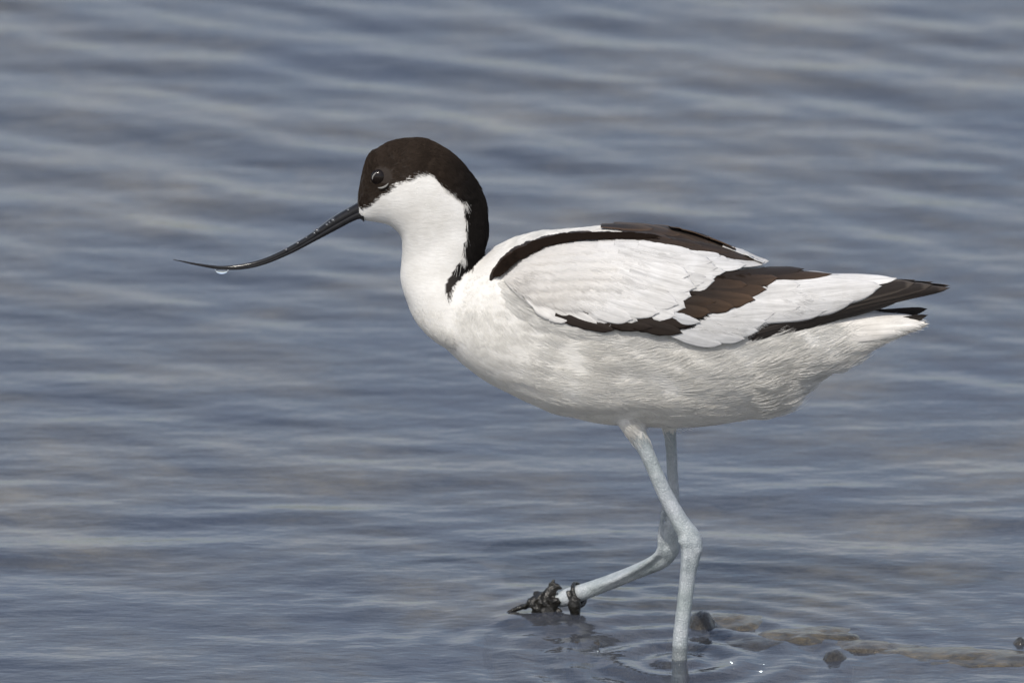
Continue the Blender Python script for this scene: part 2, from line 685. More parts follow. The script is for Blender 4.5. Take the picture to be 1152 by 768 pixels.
foot_base = P(760, 805, -40 * PX)
foot_base[2] = bed_h(np.array(foot_base[0]), np.array(foot_base[1])) + .0045
lift_base = P(630, 677, 153 * PX)
parts = [section_loft(TORSO, 5, 44, 2.25), section_loft(NECK, 4, 40, 2.05), leg_tube(NEAR_LEG), leg_tube(FAR_LEG)]
KNOBS = [[(768, 601, 3, -46), (769, 608, 7, -46), (770, 616, 3, -46)], [(783, 610, 3, -44), (784, 618, 7, -44), (783, 627, 3, -44)],
         [(748, 610, 3, 77), (748, 618, 7.5, 77), (747, 627, 3, 77)]]
parts += [leg_tube(t) for t in TENDON + KNOBS]
parts += [tube([P(762, 775, -40 * PX), foot_base], [.0042, .0045], 14)]
parts += toes(foot_base, [(-1, -.55, 0, .036), (-1, 0, 0, .042), (-1, .55, 0, .036)], (.003, 0))
parts += toes(lift_base, [(-1, -.35, -.30, .011), (-1, .05, -.20, .029), (-1, .40, -.26, .012)], (.002, -.001), True, .72)
bv, bf = join(parts)
body_me = remeshed(bv, bf, .00105, 9)
body_me.name = 'body'
nv = len(body_me.vertices)
co = np.empty(nv * 3, np.float32)
body_me.vertices.foreach_get('co', co)
co = co.reshape(-1, 3).astype(np.float64)
no = np.empty(nv * 3, np.float32)
body_me.vertex_normals.foreach_get('vector', no)
no = no.reshape(-1, 3).astype(np.float64)
U, V = to_px(co)
_k = np.clip((U - 545) / 60, 0, 1) * np.clip((478 - V) / 25, 0, 1) * np.clip((1000 - U) / 80, 0, 1)
_q = co @ np.array([[math.cos(.25), 0, math.sin(.25)], [0, 1, 0], [-math.sin(.25), 0, math.cos(.25)]])
_n = vnoise(_q * np.array([22, 45, 50]), 1.0, 4.2) * .0018 + vnoise(_q * np.array([60, 150, 190]), 1.0, 1.2) * .0005
co = co + no * (_n * _k)[:, None]
body_me.vertices.foreach_set('co', co.astype(np.float32).ravel())
body_me.update()
# profile coordinates on the middle plane so both flanks carry the same markings
COM = co.copy(); COM[:, 1] = -np.abs(COM[:, 1])
Um, Vm = to_px(COM)

WHITE = np.array([.55, .543, .522])
CREAM = np.array([.52, .505, .465])
BLACK = np.array([.0095, .0085, .008])
CROWN = np.array([.022, .0165, .013])
DBROWN = np.array([.019, .0135, .0105])
BROWN = np.array([.055, .034, .021])
CAP = [(396, 238), (411, 231.5), (420, 224.5), (430, 218), (438, 210), (446, 205.5), (455, 202), (461, 196.5), (470, 193.5), (482, 193.5), (490, 200), (497, 208),
       (509, 215), (521, 222), (522, 231), (525, 243), (526, 257), (524, 273), (521, 290), (511, 303), (502, 317), (499, 326), (503, 334), (513, 321), (526, 306), (541, 292), (546, 283),
       (552, 258), (580, 200), (580, 120), (380, 120), (380, 234)]
WINGPOLY = [(556, 316), (570, 294), (600, 274), (640, 263), (676, 253), (692, 246), (770, 250), (830, 278), (868, 292), (940, 305), (1072, 318), (1072, 328), (990, 343),
            (905, 359), (852, 377), (810, 385), (772, 373), (690, 369), (640, 362), (605, 352), (575, 332)]
DARKBASE = [(612, 346), (690, 340), (780, 316), (870, 303), (935, 308), (860, 330), (800, 346), (770, 358), (690, 356)]
DARKBACK = [(690, 240), (860, 240), (860, 300), (800, 289), (745, 274), (700, 262)]


def body_tint(pts, u, v, jitter=0.0):
    n = len(u)
    nz = vnoise(pts, 160) * 3.0 + vnoise(pts, 420, 3.1) * 2.2
    uu = u + nz + (rng.normal(size=n) * jitter)
    vv = v + np.roll(nz, 7) * .6 + (rng.normal(size=n) * jitter)
    c = np.tile(WHITE, (n, 1))
    # slightly cream stained belly and breast
    k = np.clip(.5 + vnoise(pts, 45, 5.5) * .9, 0, 1)[:, None] * np.clip((v - 330) / 120, 0, 1)[:, None] * .55
    c = c * (1 - k) + CREAM * k
    cap = inpoly(uu, vv, CAP)
    t = np.clip((u - 490) / 30, 0, 1)[:, None] * np.ones((n, 1))
    ck = CROWN * (1 - t) + BLACK * t
    ck = ck * (1 + .12 * vnoise(pts, 260, 9)[:, None])
    c[cap] = ck[cap]
    dk = inpoly(uu, vv, DARKBASE)
    c[dk] = DBROWN
    return np.clip(c, .004, .9)


tint = body_tint(co, Um, Vm)
body_me.materials.clear()
body_me.materials.append(M_BODY)
body_me.materials.append(M_LEG)
body_me.materials.append(M_WEED)


def leg_mask(u, v, y):
    """bare skin of the two legs (below the feathered thighs)"""
    ragged = 3 * np.sin(u * .9) + 2 * np.sin(u * 2.3 + 1)
    near = (v > 490 + ragged) & (y < .004)
    far = (v > 486 + ragged * .5) & (y >= .004)
    return (near | far)


npoly = len(body_me.polygons)
cen = np.empty(npoly * 3, np.float32)
body_me.polygons.foreach_get('center', cen)
cen = cen.reshape(-1, 3)
uc, vc = to_px(cen)
mi = np.where(leg_mask(uc, vc, cen[:, 1]), 1, 0).astype(np.int32)
mi[(mi == 1) & (uc < 626 + 3 * np.sin(vc)) & (vc < 720) & (cen[:, 1] > .02)] = 2
body_me.polygons.foreach_set('material_index', mi)
body_me.polygons.foreach_set('use_smooth', np.ones(npoly, bool))
set_tint(body_me, tint)
body = bpy.data.objects.new('body', body_me)
COL.objects.link(body)
body.parent = avocet
BODY_BVH = BVHTree.FromPolygons([tuple(c) for c in co], [tuple(p.vertices) for p in body_me.polygons])
hv, hf = section_loft(HULL, 5, 56, 2.25)
HULL_BVH = BVHTree.FromPolygons([tuple(c) for c in hv], hf)

# ---- contour feathers: fine barbs lying along the plumage flow
FLOW = np.array([(410, 215, .8, -.6), (420, 190, .7, -.7), (440, 170, .9, -.4), (465, 160, 1, 0), (495, 172, .8, .6), (525, 205, .5, .85), (543, 250, .05, 1), (420, 240, 1, .15),
                 (450, 225, 1, .1), (480, 225, .8, .6), (505, 260, .25, 1), (470, 280, .05, 1), (520, 300, -.2, 1), (470, 335, .2, 1), (500, 360, .55, .85), (535, 340, .35, .9),
                 (530, 395, .8, .6), (580, 420, 1, .35), (620, 445, 1, .15), (590, 340, .7, .6), (600, 300, .9, .2), (560, 300, .8, .3), (600, 268, 1, -.15), (660, 258, 1, 0), (640, 400, 1, .15), (700, 430, 1, -.12),
                 (700, 465, 1, .05), (700, 390, .97, -.25), (760, 400, .93, -.38), (780, 450, 1, -.12), (830, 470, 1, .0), (850, 420, .97, -.25), (800, 410, .95, -.33), (920, 390, 1, -.22), (900, 440, .9, .1), (1000, 365, 1, -.02), (715, 480, .4, 1)])


def flow_at(u, v):
    d2 = (u[:, None] - FLOW[None, :, 0]) ** 2 + (v[:, None] - FLOW[None, :, 1]) ** 2
    w = 1 / (d2 + 60) ** 1.5
    f = (w[:, :, None] * FLOW[None, :, 2:]).sum(1)
    return f / np.linalg.norm(f, axis=1, keepdims=True)


tri_a = np.empty(npoly, np.float32)
body_me.polygons.foreach_get('area', tri_a)
HEADSHAPE = np.array([(400, 2.2), (430, 3), (470, 5), (540, 7), (620, 11), (700, 14), (850, 16), (950, 13), (1045, 9)], float)


def make_barbs():
    bare = mi > 0
    cm = cen.astype(float).copy(); cm[:, 1] = 0
    um, vm = to_px(cm)
    covered = inpoly(uc, vc, [(x, y) for x, y in WINGPOLY])
    inner = inpoly(uc, vc + 8, WINGPOLY) & inpoly(uc, vc - 8, WINGPOLY) & covered
    near_bill = (uc < 403)
    eye = (uc - 426) ** 2 + (vc - 200.5) ** 2 < 10 ** 2
    leg_part = (vc > 484)
    w = tri_a * np.where(bare | inner | near_bill | eye | (vc > 496) | (uc > 1022) | ((vc > 474) & (uc > 735)) | ((vc < 266) & (uc > 682)) | ((vc < 300) & (uc > 760)), 0, 1)
    headw = np.where(uc < 560, np.where(vc < 290, 6.0, 2.0), 1.0)
    w = w * headw
    NT_ = 24000
    idx = rng.choice(npoly, NT_, p=w / w.sum())
    roots, dirs, nors, lens = [], [], [], []
    base = cen[idx].astype(float)
    pn = np.empty(npoly * 3, np.float32)
    body_me.polygons.foreach_get('normal', pn)
    pn = pn.reshape(-1, 3)[idx].astype(float)
    uu, vv = uc[idx], vc[idx]
    fl = flow_at(uu, vv)
    d = np.stack([fl[:, 0], np.zeros(NT_), -fl[:, 1]], 1)
    d -= pn * (d * pn).sum(1, keepdims=True)
    d /= np.linalg.norm(d, axis=1, keepdims=True) + 1e-9
    side = np.cross(pn, d)
    L = np.interp(uu, HEADSHAPE[:, 0], HEADSHAPE[:, 1]) * .001
    nape = (uu > 480) & (uu < 552) & (vv < 300) & inpoly(uu, vv, CAP)
    incap = inpoly(uu, vv, CAP)
    L = np.where((uu < 560) & (vv < 340) & ~incap, L * .62, L)
    L = np.where(incap, np.interp(uu, [400, 440, 520], [.0036, .0048, .0072]), L)
    L = np.where((vv > 462) & (uu < 740), L * .55, L)
    K = 8
    NP = 5
    total = NT_ * K
    rootp = np.repeat(base, K, 0)
    N = np.repeat(pn, K, 0)
    D = np.repeat(d, K, 0)
    S = np.repeat(side, K, 0)
    LL = np.repeat(L, K)
    a = np.tile(np.linspace(-1, 1, K), NT_) + rng.normal(size=total) * .18
    spread = .30 * LL
    rt = rootp + S * (a * LL * .09)[:, None] - N * .0003
    Lr = LL * (1 - .28 * a ** 2) * rng.uniform(.8, 1.12, total)
    lift = np.repeat(rng.uniform(.008, .03, NT_) * np.clip(np.where(incap, .9, (uu - 520) / 120), .35, 1.6) + ((uu > 840) & (vv > 405)) * (rng.uniform(0, 1, NT_) ** 3 * .5) + nape * rng.uniform(0, .28, NT_), K) + rng.normal(size=total) * .008
    rm = rt.copy()
    rm[:, 1] = -np.abs(rm[:, 1])
    tint_h = body_tint(rt, *to_px(rm), 0.8)
    tint_h *= np.where(tint_h.mean(1, keepdims=True) > .3, 1.28, 2.1)
    tint_h *= np.repeat(rng.uniform(.95, 1.04, NT_), K)[:, None]
    pts = np.empty((total, NP, 3))
    for k in range(NP):
        t = k / (NP - 1)
        pts[:, k] = rt + D * (Lr * t)[:, None] + S * (a * spread * (t ** 1.3) * (1 - .35 * t))[:, None] + N * ((lift * Lr) * (1.6 * t - 1.25 * t * t) + .0002)[:, None]
    hc = bpy.data.hair_curves.new('plumage')
    hc.add_curves([NP] * total)
    hc.attributes['position'].data.foreach_set('vector', pts.reshape(-1).astype(np.float32))
    ra = hc.attributes.get('radius') or hc.attributes.new('radius', 'FLOAT', 'POINT')
    prof = np.array([.00008, .0001, .00009, .00006, .00002], np.float32)
    ra.data.foreach_set('value', np.tile(prof, total))
    ta = hc.attributes.new('tint', 'FLOAT_COLOR', 'CURVE')
    c4 = np.ones((total, 4), np.float32)
    c4[:, :3] = np.clip(tint_h, .004, .88)
    ta.data.foreach_set('color', c4.ravel())
    hc.materials.append(M_HAIR)
    o = bpy.data.objects.new('plumage', hc)
    COL.objects.link(o)
    o.parent = body
    o['kind'] = 'stuff'


make_barbs()


# ---- folded wings: real overlapping feathers laid on the flank
class Feathers:
    def __init__(s):
        s.v, s.f, s.c, s.b = [], [], [], []

    def add(s, base, tip, w, col, tipcol=None, bend=0.0, lift=(0.0, .0012), point=2.2, edge=None, bvh=None, Yfix=None, n=20, m=9, basew=.55, rag=.06, grey=0.0):
        base, tip = np.array(base, float), np.array(tip, float)
        ax = tip - base
        Lp = np.linalg.norm(ax)
        t = ax / Lp
        nrm = np.array([-t[1], t[0]])
        tree = bvh or HULL_BVH
        k0 = len(s.v)
        lastY = None
        ph = rng.uniform(0, 50)
        sh = rng.uniform(.93, 1.05)
        for i in range(n):
            q = i / (n - 1)
            c = base + ax * q + nrm * bend * Lp * 4 * q * (1 - q) * .5
            prof = (basew + (1 - basew) * min(1, q / .45)) * max(0.0, 1 - max(0, (q - .45) / .55) ** point) ** (.62)
            for j in range(m):
                r = -1 + 2 * j / (m - 1)
                ragk = 1 + rag * mnoise.noise(Vector((q * 9 + ph, r * 1.3, ph))) * (1 if abs(r) > .9 or q > .8 else .3)
                off = r * w * prof * ragk
                # rounded tip: outer barbs end a little earlier
                back = -abs(r) ** 2 * w * .25 * (q ** 3)
                px = c + nrm * off + t * back
                if Yfix is None:
                    o_ = Vector(CAM)
                    d_ = Vector(ray(px[0], px[1])).normalized()
                    hit, hn, _, dist = tree.ray_cast(o_, d_)
                    if hit is None:
                        nr = tree.find_nearest(Vector(P(px[0], px[1], -.004)))[0]
                        p = Vector(P(px[0], px[1], nr.y))
                        hn = Vector((0, -1, 0))
                    else:
                        if hn.dot(d_) > 0:
                            hn = -hn
                        p = hit
                        lastY = hit.y if lastY is None else (.5 * lastY + .5 * hit.y)
                else:
                    p = Vector(P(px[0], px[1], (Yfix[0] + (Yfix[1] - Yfix[0]) * q) * PX))
                    hn = Vector((0, -1, .2)).normalized()
                l = lift[0] + (lift[1] - lift[0]) * q + w * PX * .05 * (1 - r * r) - .00015 * abs(r)
                s.v.append(np.array(p + hn * l))
                tc = col if tipcol is None else col * (1 - max(0, (q - .35) / .65) ** 1.6) + tipcol * max(0, (q - .35) / .65) ** 1.6
                if edge is not None and (abs(r) > .72 or q > .94):
                    tc = edge
                if abs(r) < .06 and m >= 9:
                    tc = tc * .86
                s.c.append(np.array(tc) * sh)
                s.b.append((q * Lp - abs(r) * w * .9, r * w, ph))
        for i in range(n - 1):
            for j in range(m - 1):
                a = k0 + i * m + j
                s.f.append((a, a + m, a + m + 1, a + 1))

    def build(s, name, parent, mirror=False):
        v = np.array(s.v)
        f = s.f
        if mirror:
            v = v * np.array([1, -1, 1]) + np.array([0, .001, 0])
            v[:, 2] -= .0045 * np.clip((1062 - to_px(v)[0]) / 90, 0, 1)
            f = [q[::-1] for q in f]
        o = mesh_obj(name, v, f, M_FEATHER, parent)
        set_tint(o.data, np.clip(np.array(s.c), .004, .9))
        a = o.data.attributes.new('barb', 'FLOAT_VECTOR', 'POINT')
        a.data.foreach_set('vector', np.array(s.b, np.float32).ravel())
        md = o.modifiers.new('thickness', 'SOLIDIFY')
        md.thickness = .00012
        md.offset = 0
        return o


WWHITE = np.array([.54, .535, .525])
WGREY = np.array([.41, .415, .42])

prim = Feathers()
DK = np.array([.020, .016, .014])
prim.add((850, 364), (1030, 319), 12, DK, bend=-.06, lift=(.0, .0006), edge=np.array([.06, .05, .042]), n=44, point=3)
prim.add((845, 370), (1050, 321), 11.5, DK, bend=-.06, lift=(-.0002, .0004), edge=np.array([.055, .045, .038]), n=44, point=2.6)
prim.add((842, 374), (1069, 324), 11, DK, bend=-.07, lift=(-.0004, .0001), edge=np.array([.05, .04, .034]), n=48, point=2.2)
prim.add((850, 378), (1012, 339), 10, DK, bend=-.05, lift=(-.0008, -.0003), n=40)
prim.add((846, 380), (960, 351), 9, DK, bend=-.03, lift=(-.001, -.0006), n=36)
prim.add((842, 379), (915, 360), 8, DK, bend=-.03, lift=(-.001, -.0006), n=30)
prim.add((900, 362), (1044, 347), 9, DK * .8, bend=.06, Yfix=(10, 14), n=40)
prim.add((890, 360), (1010, 350), 8, DK * .8, bend=.03, Yfix=(-6, 6), n=36)

sec = Feathers()
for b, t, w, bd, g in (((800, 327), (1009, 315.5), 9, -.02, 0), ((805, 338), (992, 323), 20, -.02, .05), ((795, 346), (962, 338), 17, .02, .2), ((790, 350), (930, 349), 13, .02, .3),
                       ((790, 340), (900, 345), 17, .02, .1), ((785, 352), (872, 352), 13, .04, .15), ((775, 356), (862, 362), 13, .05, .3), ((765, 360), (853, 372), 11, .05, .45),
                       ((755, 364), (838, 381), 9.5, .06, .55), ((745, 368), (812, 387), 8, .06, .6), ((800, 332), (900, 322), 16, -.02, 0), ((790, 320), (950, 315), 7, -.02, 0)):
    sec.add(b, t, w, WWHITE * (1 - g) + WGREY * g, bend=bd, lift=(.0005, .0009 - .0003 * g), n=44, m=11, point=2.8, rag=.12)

dark = Feathers()
for b, t, w, c2 in (((625, 353), (692, 371), 7, None), ((655, 350), (735, 368), 10, None), ((690, 350), (768, 374), 11, None),
                    ((705, 342), (783, 364), 12, None), ((725, 337), (800, 352), 13, BROWN), ((745, 330), (826, 346), 13, BROWN * 1.1), ((760, 324), (849, 338), 13, BROWN * 1.5),
                    ((772, 320), (862, 327), 12, BROWN * 1.2), ((785, 316), (876, 315), 11, BROWN), ((795, 311), (905, 305), 7, None), ((810, 308), (936, 310.5), 5, BROWN),
                    ((770, 318), (840, 322), 12, BROWN), ((735, 336), (805, 340), 12, BROWN * .8)):
    dark.add(b, t, w, DBROWN, c2, bend=.04, lift=(.0009, .0013), n=26, m=9, point=2.2, rag=.25)
dark.add((746, 351), (788, 362), 6.5, WGREY * 1.1, bend=.10, lift=(.0012, .0017), point=1.5, n=24)

cov = Feathers()
COV = [(574, 312), (590, 296), (612, 284), (640, 277), (680, 274), (720, 277), (760, 282), (790, 288), (780, 300), (755, 318), (735, 334), (700, 346), (660, 350), (620, 344), (595, 334)]
cand = []
for gx_ in np.arange(568, 795, 15.0):
    for gy_ in np.arange(270, 360, 8.5):
        x, y = gx_ + rng.normal() * 2.2 + (5 if int(gy_ / 8.5) % 2 else 0), gy_ + rng.normal() * 1.5
        if inpoly(np.array([x]), np.array([y]), COV)[0]:
            cand.append((x, y))
for x, y in cand:
    k = (x - 570) / 210
    ang = R(np.interp(y, [275, 310, 350], [2, 14, 20]) + (1 - k) * 16 + rng.normal() * 4)
    L = 46 + 24 * k + rng.normal() * 2
    tip = (x + L * math.cos(ang), y + L * math.sin(ang))
    if not inpoly(np.array([tip[0]]), np.array([tip[1]]), [(560, 330), (600, 270), (760, 278), (800, 288), (800, 300), (786, 324), (765, 342), (740, 352), (705, 361), (650, 364), (610, 357), (580, 345)])[0]:
        L *= .62
        tip = (x + L * math.cos(ang), y + L * math.sin(ang))
    kk = np.clip((x - 590) / 130 + rng.normal() * .2, 0, 1)
    warm = np.array([.54, .527, .505]) * (1 - kk) + WWHITE * kk
    warm = warm * (1 - .12 * (rng.random() < .2))
    cov.add((x, y), tip, 12 + 4 * k, warm, bend=.06, lift=(.0004 + .0008 * min(1, k * 1.6), .00055 + .00075 * min(1, k * 1.6)), n=20, m=9, point=2.0, rag=.22)
for b, t, w in (((700, 300), (783, 325), 13), ((690, 318), (763, 343), 13), ((660, 330), (742, 352), 12), ((650, 338), (712, 359), 11), ((705, 290), (775, 312), 13), ((740, 292), (806, 304), 10),
                ((760, 292), (838, 301), 8), ((775, 291), (864, 298.5), 5), ((720, 286), (800, 297), 10), ((750, 298), (815, 308), 7)):
    cov.add(b, t, w, WWHITE * .98 + WGREY * .02, bend=.05, lift=(.0010, .0018), n=28, m=11, point=3)

scap = Feathers()
chain = catmull([(553, 316), (560, 305), (574, 292), (598, 279), (630, 270.5), (665, 267.5), (700, 268), (740, 271), (790, 281), (850, 296.5)], 6)
for i in range(0, len(chain) - 5, 1):
    p, q = chain[i], chain[min(i + 6, len(chain) - 1)]
    w = np.interp(p[0], [553, 570, 600, 650, 700, 800], [3, 6.2, 5.2, 3.8, 3.8, 5])
    off = rng.normal() * .8
    scap.add((p[0], p[1] + off), (q[0], q[1] + off), w, DBROWN * rng.uniform(.7, 1.3), BROWN * .7, bend=-.03, lift=(.0014, .0017), n=16, m=7, rag=.25)
for b, t, w in (((676, 255), (735, 260), 4), ((690, 254), (765, 267), 6), ((705, 258), (790, 277), 7), ((725, 259), (812, 282), 7), ((745, 264), (835, 291), 7), ((765, 266), (851, 297), 6),
                ((735, 256), (800, 270), 5), ((775, 266), (832, 285), 6), ((750, 269), (820, 288), 6), ((700, 262), (752, 270), 5), ((720, 264), (775, 275), 6)):
    scap.add(b, t, w, DBROWN * rng.uniform(.8, 1.5), BROWN * rng.uniform(.8, 1.3), bend=-.03, lift=(.0006, .0012), n=26, m=9, point=2.4, edge=BROWN * 1.1)
scap.add((812, 279), (864, 298.5), 2.6, WWHITE, bend=-.02, lift=(.0016, .0022), n=20)

for mirror in (False, True):
    wing = cov.build('wing', avocet, mirror)
    scap.build('scapular_feathers', wing, mirror)
    dark.build('dark_covert_feathers', wing, mirror)
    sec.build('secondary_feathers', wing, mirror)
    prim.build('primary_feathers', wing, mirror)

def wing_barbs(name, poly, ang_fn, tint_fn, count, length, off, parent, mirror, bvh=None, upmax=.03):
    K, NP = 8, 4
    xs = [q[0] for q in poly]
    ys = [q[1] for q in poly]
    pts, cols = [], []
    r2 = np.random.default_rng(len(name) + count)
    while len(pts) < count * K:
        u, v = r2.uniform(min(xs), max(xs)), r2.uniform(min(ys), max(ys))
        if not inpoly(np.array([u]), np.array([v]), poly)[0]:
            continue
        hit, hn, _, _ = (bvh or HULL_BVH).ray_cast(Vector(CAM), Vector(ray(u, v)).normalized())
        if hit is None:
            continue
        h, n = np.array(hit), np.array(hn)
        if n[1] > 0:
            n = -n
        a = ang_fn(u, v) + r2.normal() * .09
        d = np.array([math.cos(a), 0, -math.sin(a)])
        d -= n * (d @ n)
        d /= np.linalg.norm(d)
        sd = np.cross(n, d)
        c = tint_fn(u, v)
        c = np.array(c) * (1.2 if np.mean(c) > .3 else 1.0) * r2.uniform(.95, 1.05)
        L0 = length * r2.uniform(.7, 1.2)
        up = r2.uniform(0, upmax)
        for k in range(K):
            q = -1 + 2 * k / (K - 1) + r2.normal() * .15
            root = h + n * off + sd * q * L0 * .12
            L = L0 * (1 - .25 * q * q)
            pts.append([root + d * L * t + sd * q * L * .22 * t + n * (up * L * t - .0006 * t * t) for t in np.linspace(0, 1, NP)])
            cols.append(c)
    pts = np.array(pts)
    if mirror:
        pts = pts * np.array([1, -1, 1]) + np.array([0, .001, -.0045])
    hc = bpy.data.hair_curves.new(name)
    hc.add_curves([NP] * len(pts))
    hc.attributes['position'].data.foreach_set('vector', pts.reshape(-1).astype(np.float32))
    ra = hc.attributes.get('radius') or hc.attributes.new('radius', 'FLOAT', 'POINT')
    ra.data.foreach_set('value', np.tile(np.array([.00012, .00013, .0001, .00003], np.float32), len(pts)))
    ta = hc.attributes.new('tint', 'FLOAT_COLOR', 'CURVE')
    c4 = np.ones((len(pts), 4), np.float32)
    c4[:, :3] = np.clip(np.array(cols), .004, .9)
    ta.data.foreach_set('color', c4.ravel())
    hc.materials.append(M_HAIR)
    o = bpy.data.objects.new(name, hc)
    COL.objects.link(o)
    o.parent = parent
    o['kind'] = 'stuff'


def cov_ang(u, v):
    k = (u - 570) / 210
    return R(np.interp(v, [275, 310, 350], [2, 14, 20]) + (1 - k) * 16)


def cov_tint(u, v):
    k = np.clip((u - 590) / 130 + .25 * math.sin(v * .13 + u * .05), 0, 1)
    return np.array([.54, .527, .505]) * (1 - k) + WWHITE * k


STRIPE = [(555, 314), (562, 302), (575, 289), (598, 276.5), (630, 268), (700, 266), (740, 269), (700, 270), (640, 273), (603, 282), (578, 297), (563, 313)]
COVIN = [(568, 313), (590, 294), (614, 282), (650, 276), (720, 277), (775, 288), (770, 302), (752, 322), (732, 336), (704, 338), (680, 343), (640, 343), (605, 336), (580, 325)]
for wing, mirror in ((o, k) for o, k in zip([q for q in avocet.children if q.name.startswith('wing')], (False, True))):
    wing_barbs('covert_down', COVIN, cov_ang, cov_tint, 4200, .0085, .0014, wing, mirror)
    wing_barbs('scapular_down', STRIPE, lambda u, v: R(np.interp(u, [555, 575, 600, 640, 700], [-55, -40, -22, -8, 3])), lambda u, v: DBROWN * 1.1, 700, .006, .0021, wing, mirror)

BAND = [(640, 361), (690, 364), (720, 358), (752, 344), (776, 326), (800, 314), (850, 309), (868, 314), (850, 325), (835, 336), (812, 340), (790, 348), (768, 366), (700, 366)]
SECIN = [(880, 322), (962, 320), (940, 331), (915, 341), (862, 350), (838, 366), (810, 378), (785, 372), (800, 356), (835, 350), (858, 336)]
WISP = [(560, 316), (578, 321), (612, 346), (650, 359), (690, 367), (760, 374), (800, 384), (760, 390), (690, 384), (640, 376), (600, 364), (568, 342)]
for wing, mirror in zip([q for q in avocet.children if q.name.startswith('wing')], (False, True)):
    wing_barbs('band_down', BAND, lambda u, v: R(8), lambda u, v: DBROWN * (1 + 1.2 * max(0, (u - 790) / 80)), 900, .007, .0012, wing, mirror)
    wing_barbs('secondary_down', SECIN, lambda u, v: R(np.interp(v, [315, 345, 370], [-1, 4, 14])), lambda u, v: WWHITE * .95, 1300, .009, .0008, wing, mirror)
    wing_barbs('flank_wisps', WISP, lambda u, v: R(np.interp(u, [565, 620, 700, 790], [28, 2, -14, -22])), lambda u, v: WHITE, 800, .0105, .0002, wing, mirror, BODY_BVH, .12)

tail = Feathers()
TW = np.array([.61, .59, .555])
for b, t, w in (((905, 372), (1046, 363.5), 8), ((915, 378), (1036, 367), 8), ((900, 366), (1030, 358), 8), ((930, 384), (1020, 374), 7)):
    tail.add(b, t, w, TW, bend=-.03, point=1.5, bvh=BODY_BVH, lift=(-.0006, .0012), n=36)
tail.add((985, 378), (1042, 366), 4, np.array([.30, .24, .18]), bend=.02, bvh=BODY_BVH, lift=(.0002, .0004), n=20)
tail.build('tail', avocet)

# ---- bill
BT = [(408, 224), (400, 229), (374.4, 244), (353.6, 259.5), (329, 275.2), (301.5, 288.8), (277, 296), (249.4, 299), (221.7, 296), (205, 293.2), (195, 291.8)]
BB = [(410, 249), (402, 246.5), (374.4, 260.5), (353.6, 271.5), (329, 284.3), (301.5, 296), (277, 302.3), (249.4, 303.2), (221.7, 298.6), (205, 294.6), (195, 292.4)]


def mandible(lo, hi, name, parent):
    S = catmull(np.hstack([BT, BB]), 6)
    rings = []
    m = 18
    for uA, vA, uB, vB in S:
        A, B = P(uA, vA), P(uB, vB)
        h = np.linalg.norm(A - B)
        a0 = A + (B - A) * lo
        a1 = A + (B - A) * hi
        c, ax = (a0 + a1) / 2, (a0 - a1) / 2
        b = .0002 + h * .43
        ring = []
        for j in range(m):
            th = 2 * math.pi * j / m
            ct, st = math.cos(th), math.sin(th)
            flat = abs(st) ** .8
            ring.append(c + ax * math.copysign(abs(ct) ** .8, ct) + np.array([0, b * math.copysign(flat, st), 0]))
        rings.append(ring)
    v, f = ring_loft(rings)
    return mesh_obj(name, v, f, M_BILL, parent)


bill = mandible(0, .72, 'bill', avocet)
mandible(.36, 1.0, 'lower_mandible', bill)
# nostril slit, a shallow groove bead on each flank of the upper mandible
for s in (-1, 1):
    pts = [P(u, v, s * 5.2 * PX * k) for u, v, k in ((391, 239.5, 1.0), (384, 243.5, .95), (377, 247.5, .9))]
    v, f = tube(pts, [.0001, .0004, .0001], 8)
    mesh_obj('nostril', v, f, M_EYE, bill)

for u, v, r in ((392, 236.5, .55), (375, 248, .8), (371, 250.5, .5), (368, 253, .6), (357, 259.5, .9), (354, 262.5, .6), (335, 273.8, .5), (322, 281, .6), (345, 267.5, .4)):
    bm = bmesh.new()
    bmesh.ops.create_icosphere(bm, subdivisions=3, radius=r * .0015)
    me = bpy.data.meshes.new('water_bead')
    bm.to_mesh(me)
    bm.free()
    me.polygons.foreach_set('use_smooth', np.ones(len(me.polygons), bool))
    me.materials.append(M_BEAD)
    o = bpy.data.objects.new('water_bead', me)
    COL.objects.link(o)
    k = np.interp(u, [249, 374, 400], [2.0, 7.0, 7.8])
    o.location = P(u, v, -k * PX * .86)
    o.parent = bill

# ---- eyes
for s in (-1, 1):
    o_ = Vector(CAM)
    hit, hn, _, _ = BODY_BVH.ray_cast(o_, Vector(ray(427, 200.5)).normalized())
    c = np.array(hit) + np.array([0, .0017, 0])
    c[1] *= -s * 1.0 if s == 1 else 1.0
    bm = bmesh.new()
    bmesh.ops.create_uvsphere(bm, u_segments=28, v_segments=18, radius=10.0 * PX)
    bmesh.ops.scale(bm, vec=(1, .62, .94), verts=bm.verts)
    me = bpy.data.meshes.new('eye')
    bm.to_mesh(me)
    bm.free()
    me.materials.append(M_EYE)
    me.polygons.foreach_set('use_smooth', np.ones(len(me.polygons), bool))
    eye = bpy.data.objects.new('eye', me)
    COL.objects.link(eye)
    eye.location = c
    eye.parent = avocet
    for a0, a1, rr, th in ((R(112), R(186), 10.6, .75), (R(258), R(335), 11.4, .95)):
        pts, rad = [], []
        for k in range(13):
            q = k / 12
            a = a0 + (a1 - a0) * q
            y = -s * 0
            u, v = rr * math.cos(a), rr * math.sin(a) * .88
            pp = np.array([u * PX, 0, v * PX]) + c
            hit2, n2, _, _ = BODY_BVH.find_nearest(Vector((pp[0], c[1] + s * .004, pp[2])))
            pts.append((np.array(hit2) + np.array(n2) * .0015) - c)
            rad.append(th * PX * (.25 + math.sin(math.pi * q) ** .7))
        v, f = tube(np.array(pts), rad, 8)
        mesh_obj('eyelid', v, f, M_LID, eye)

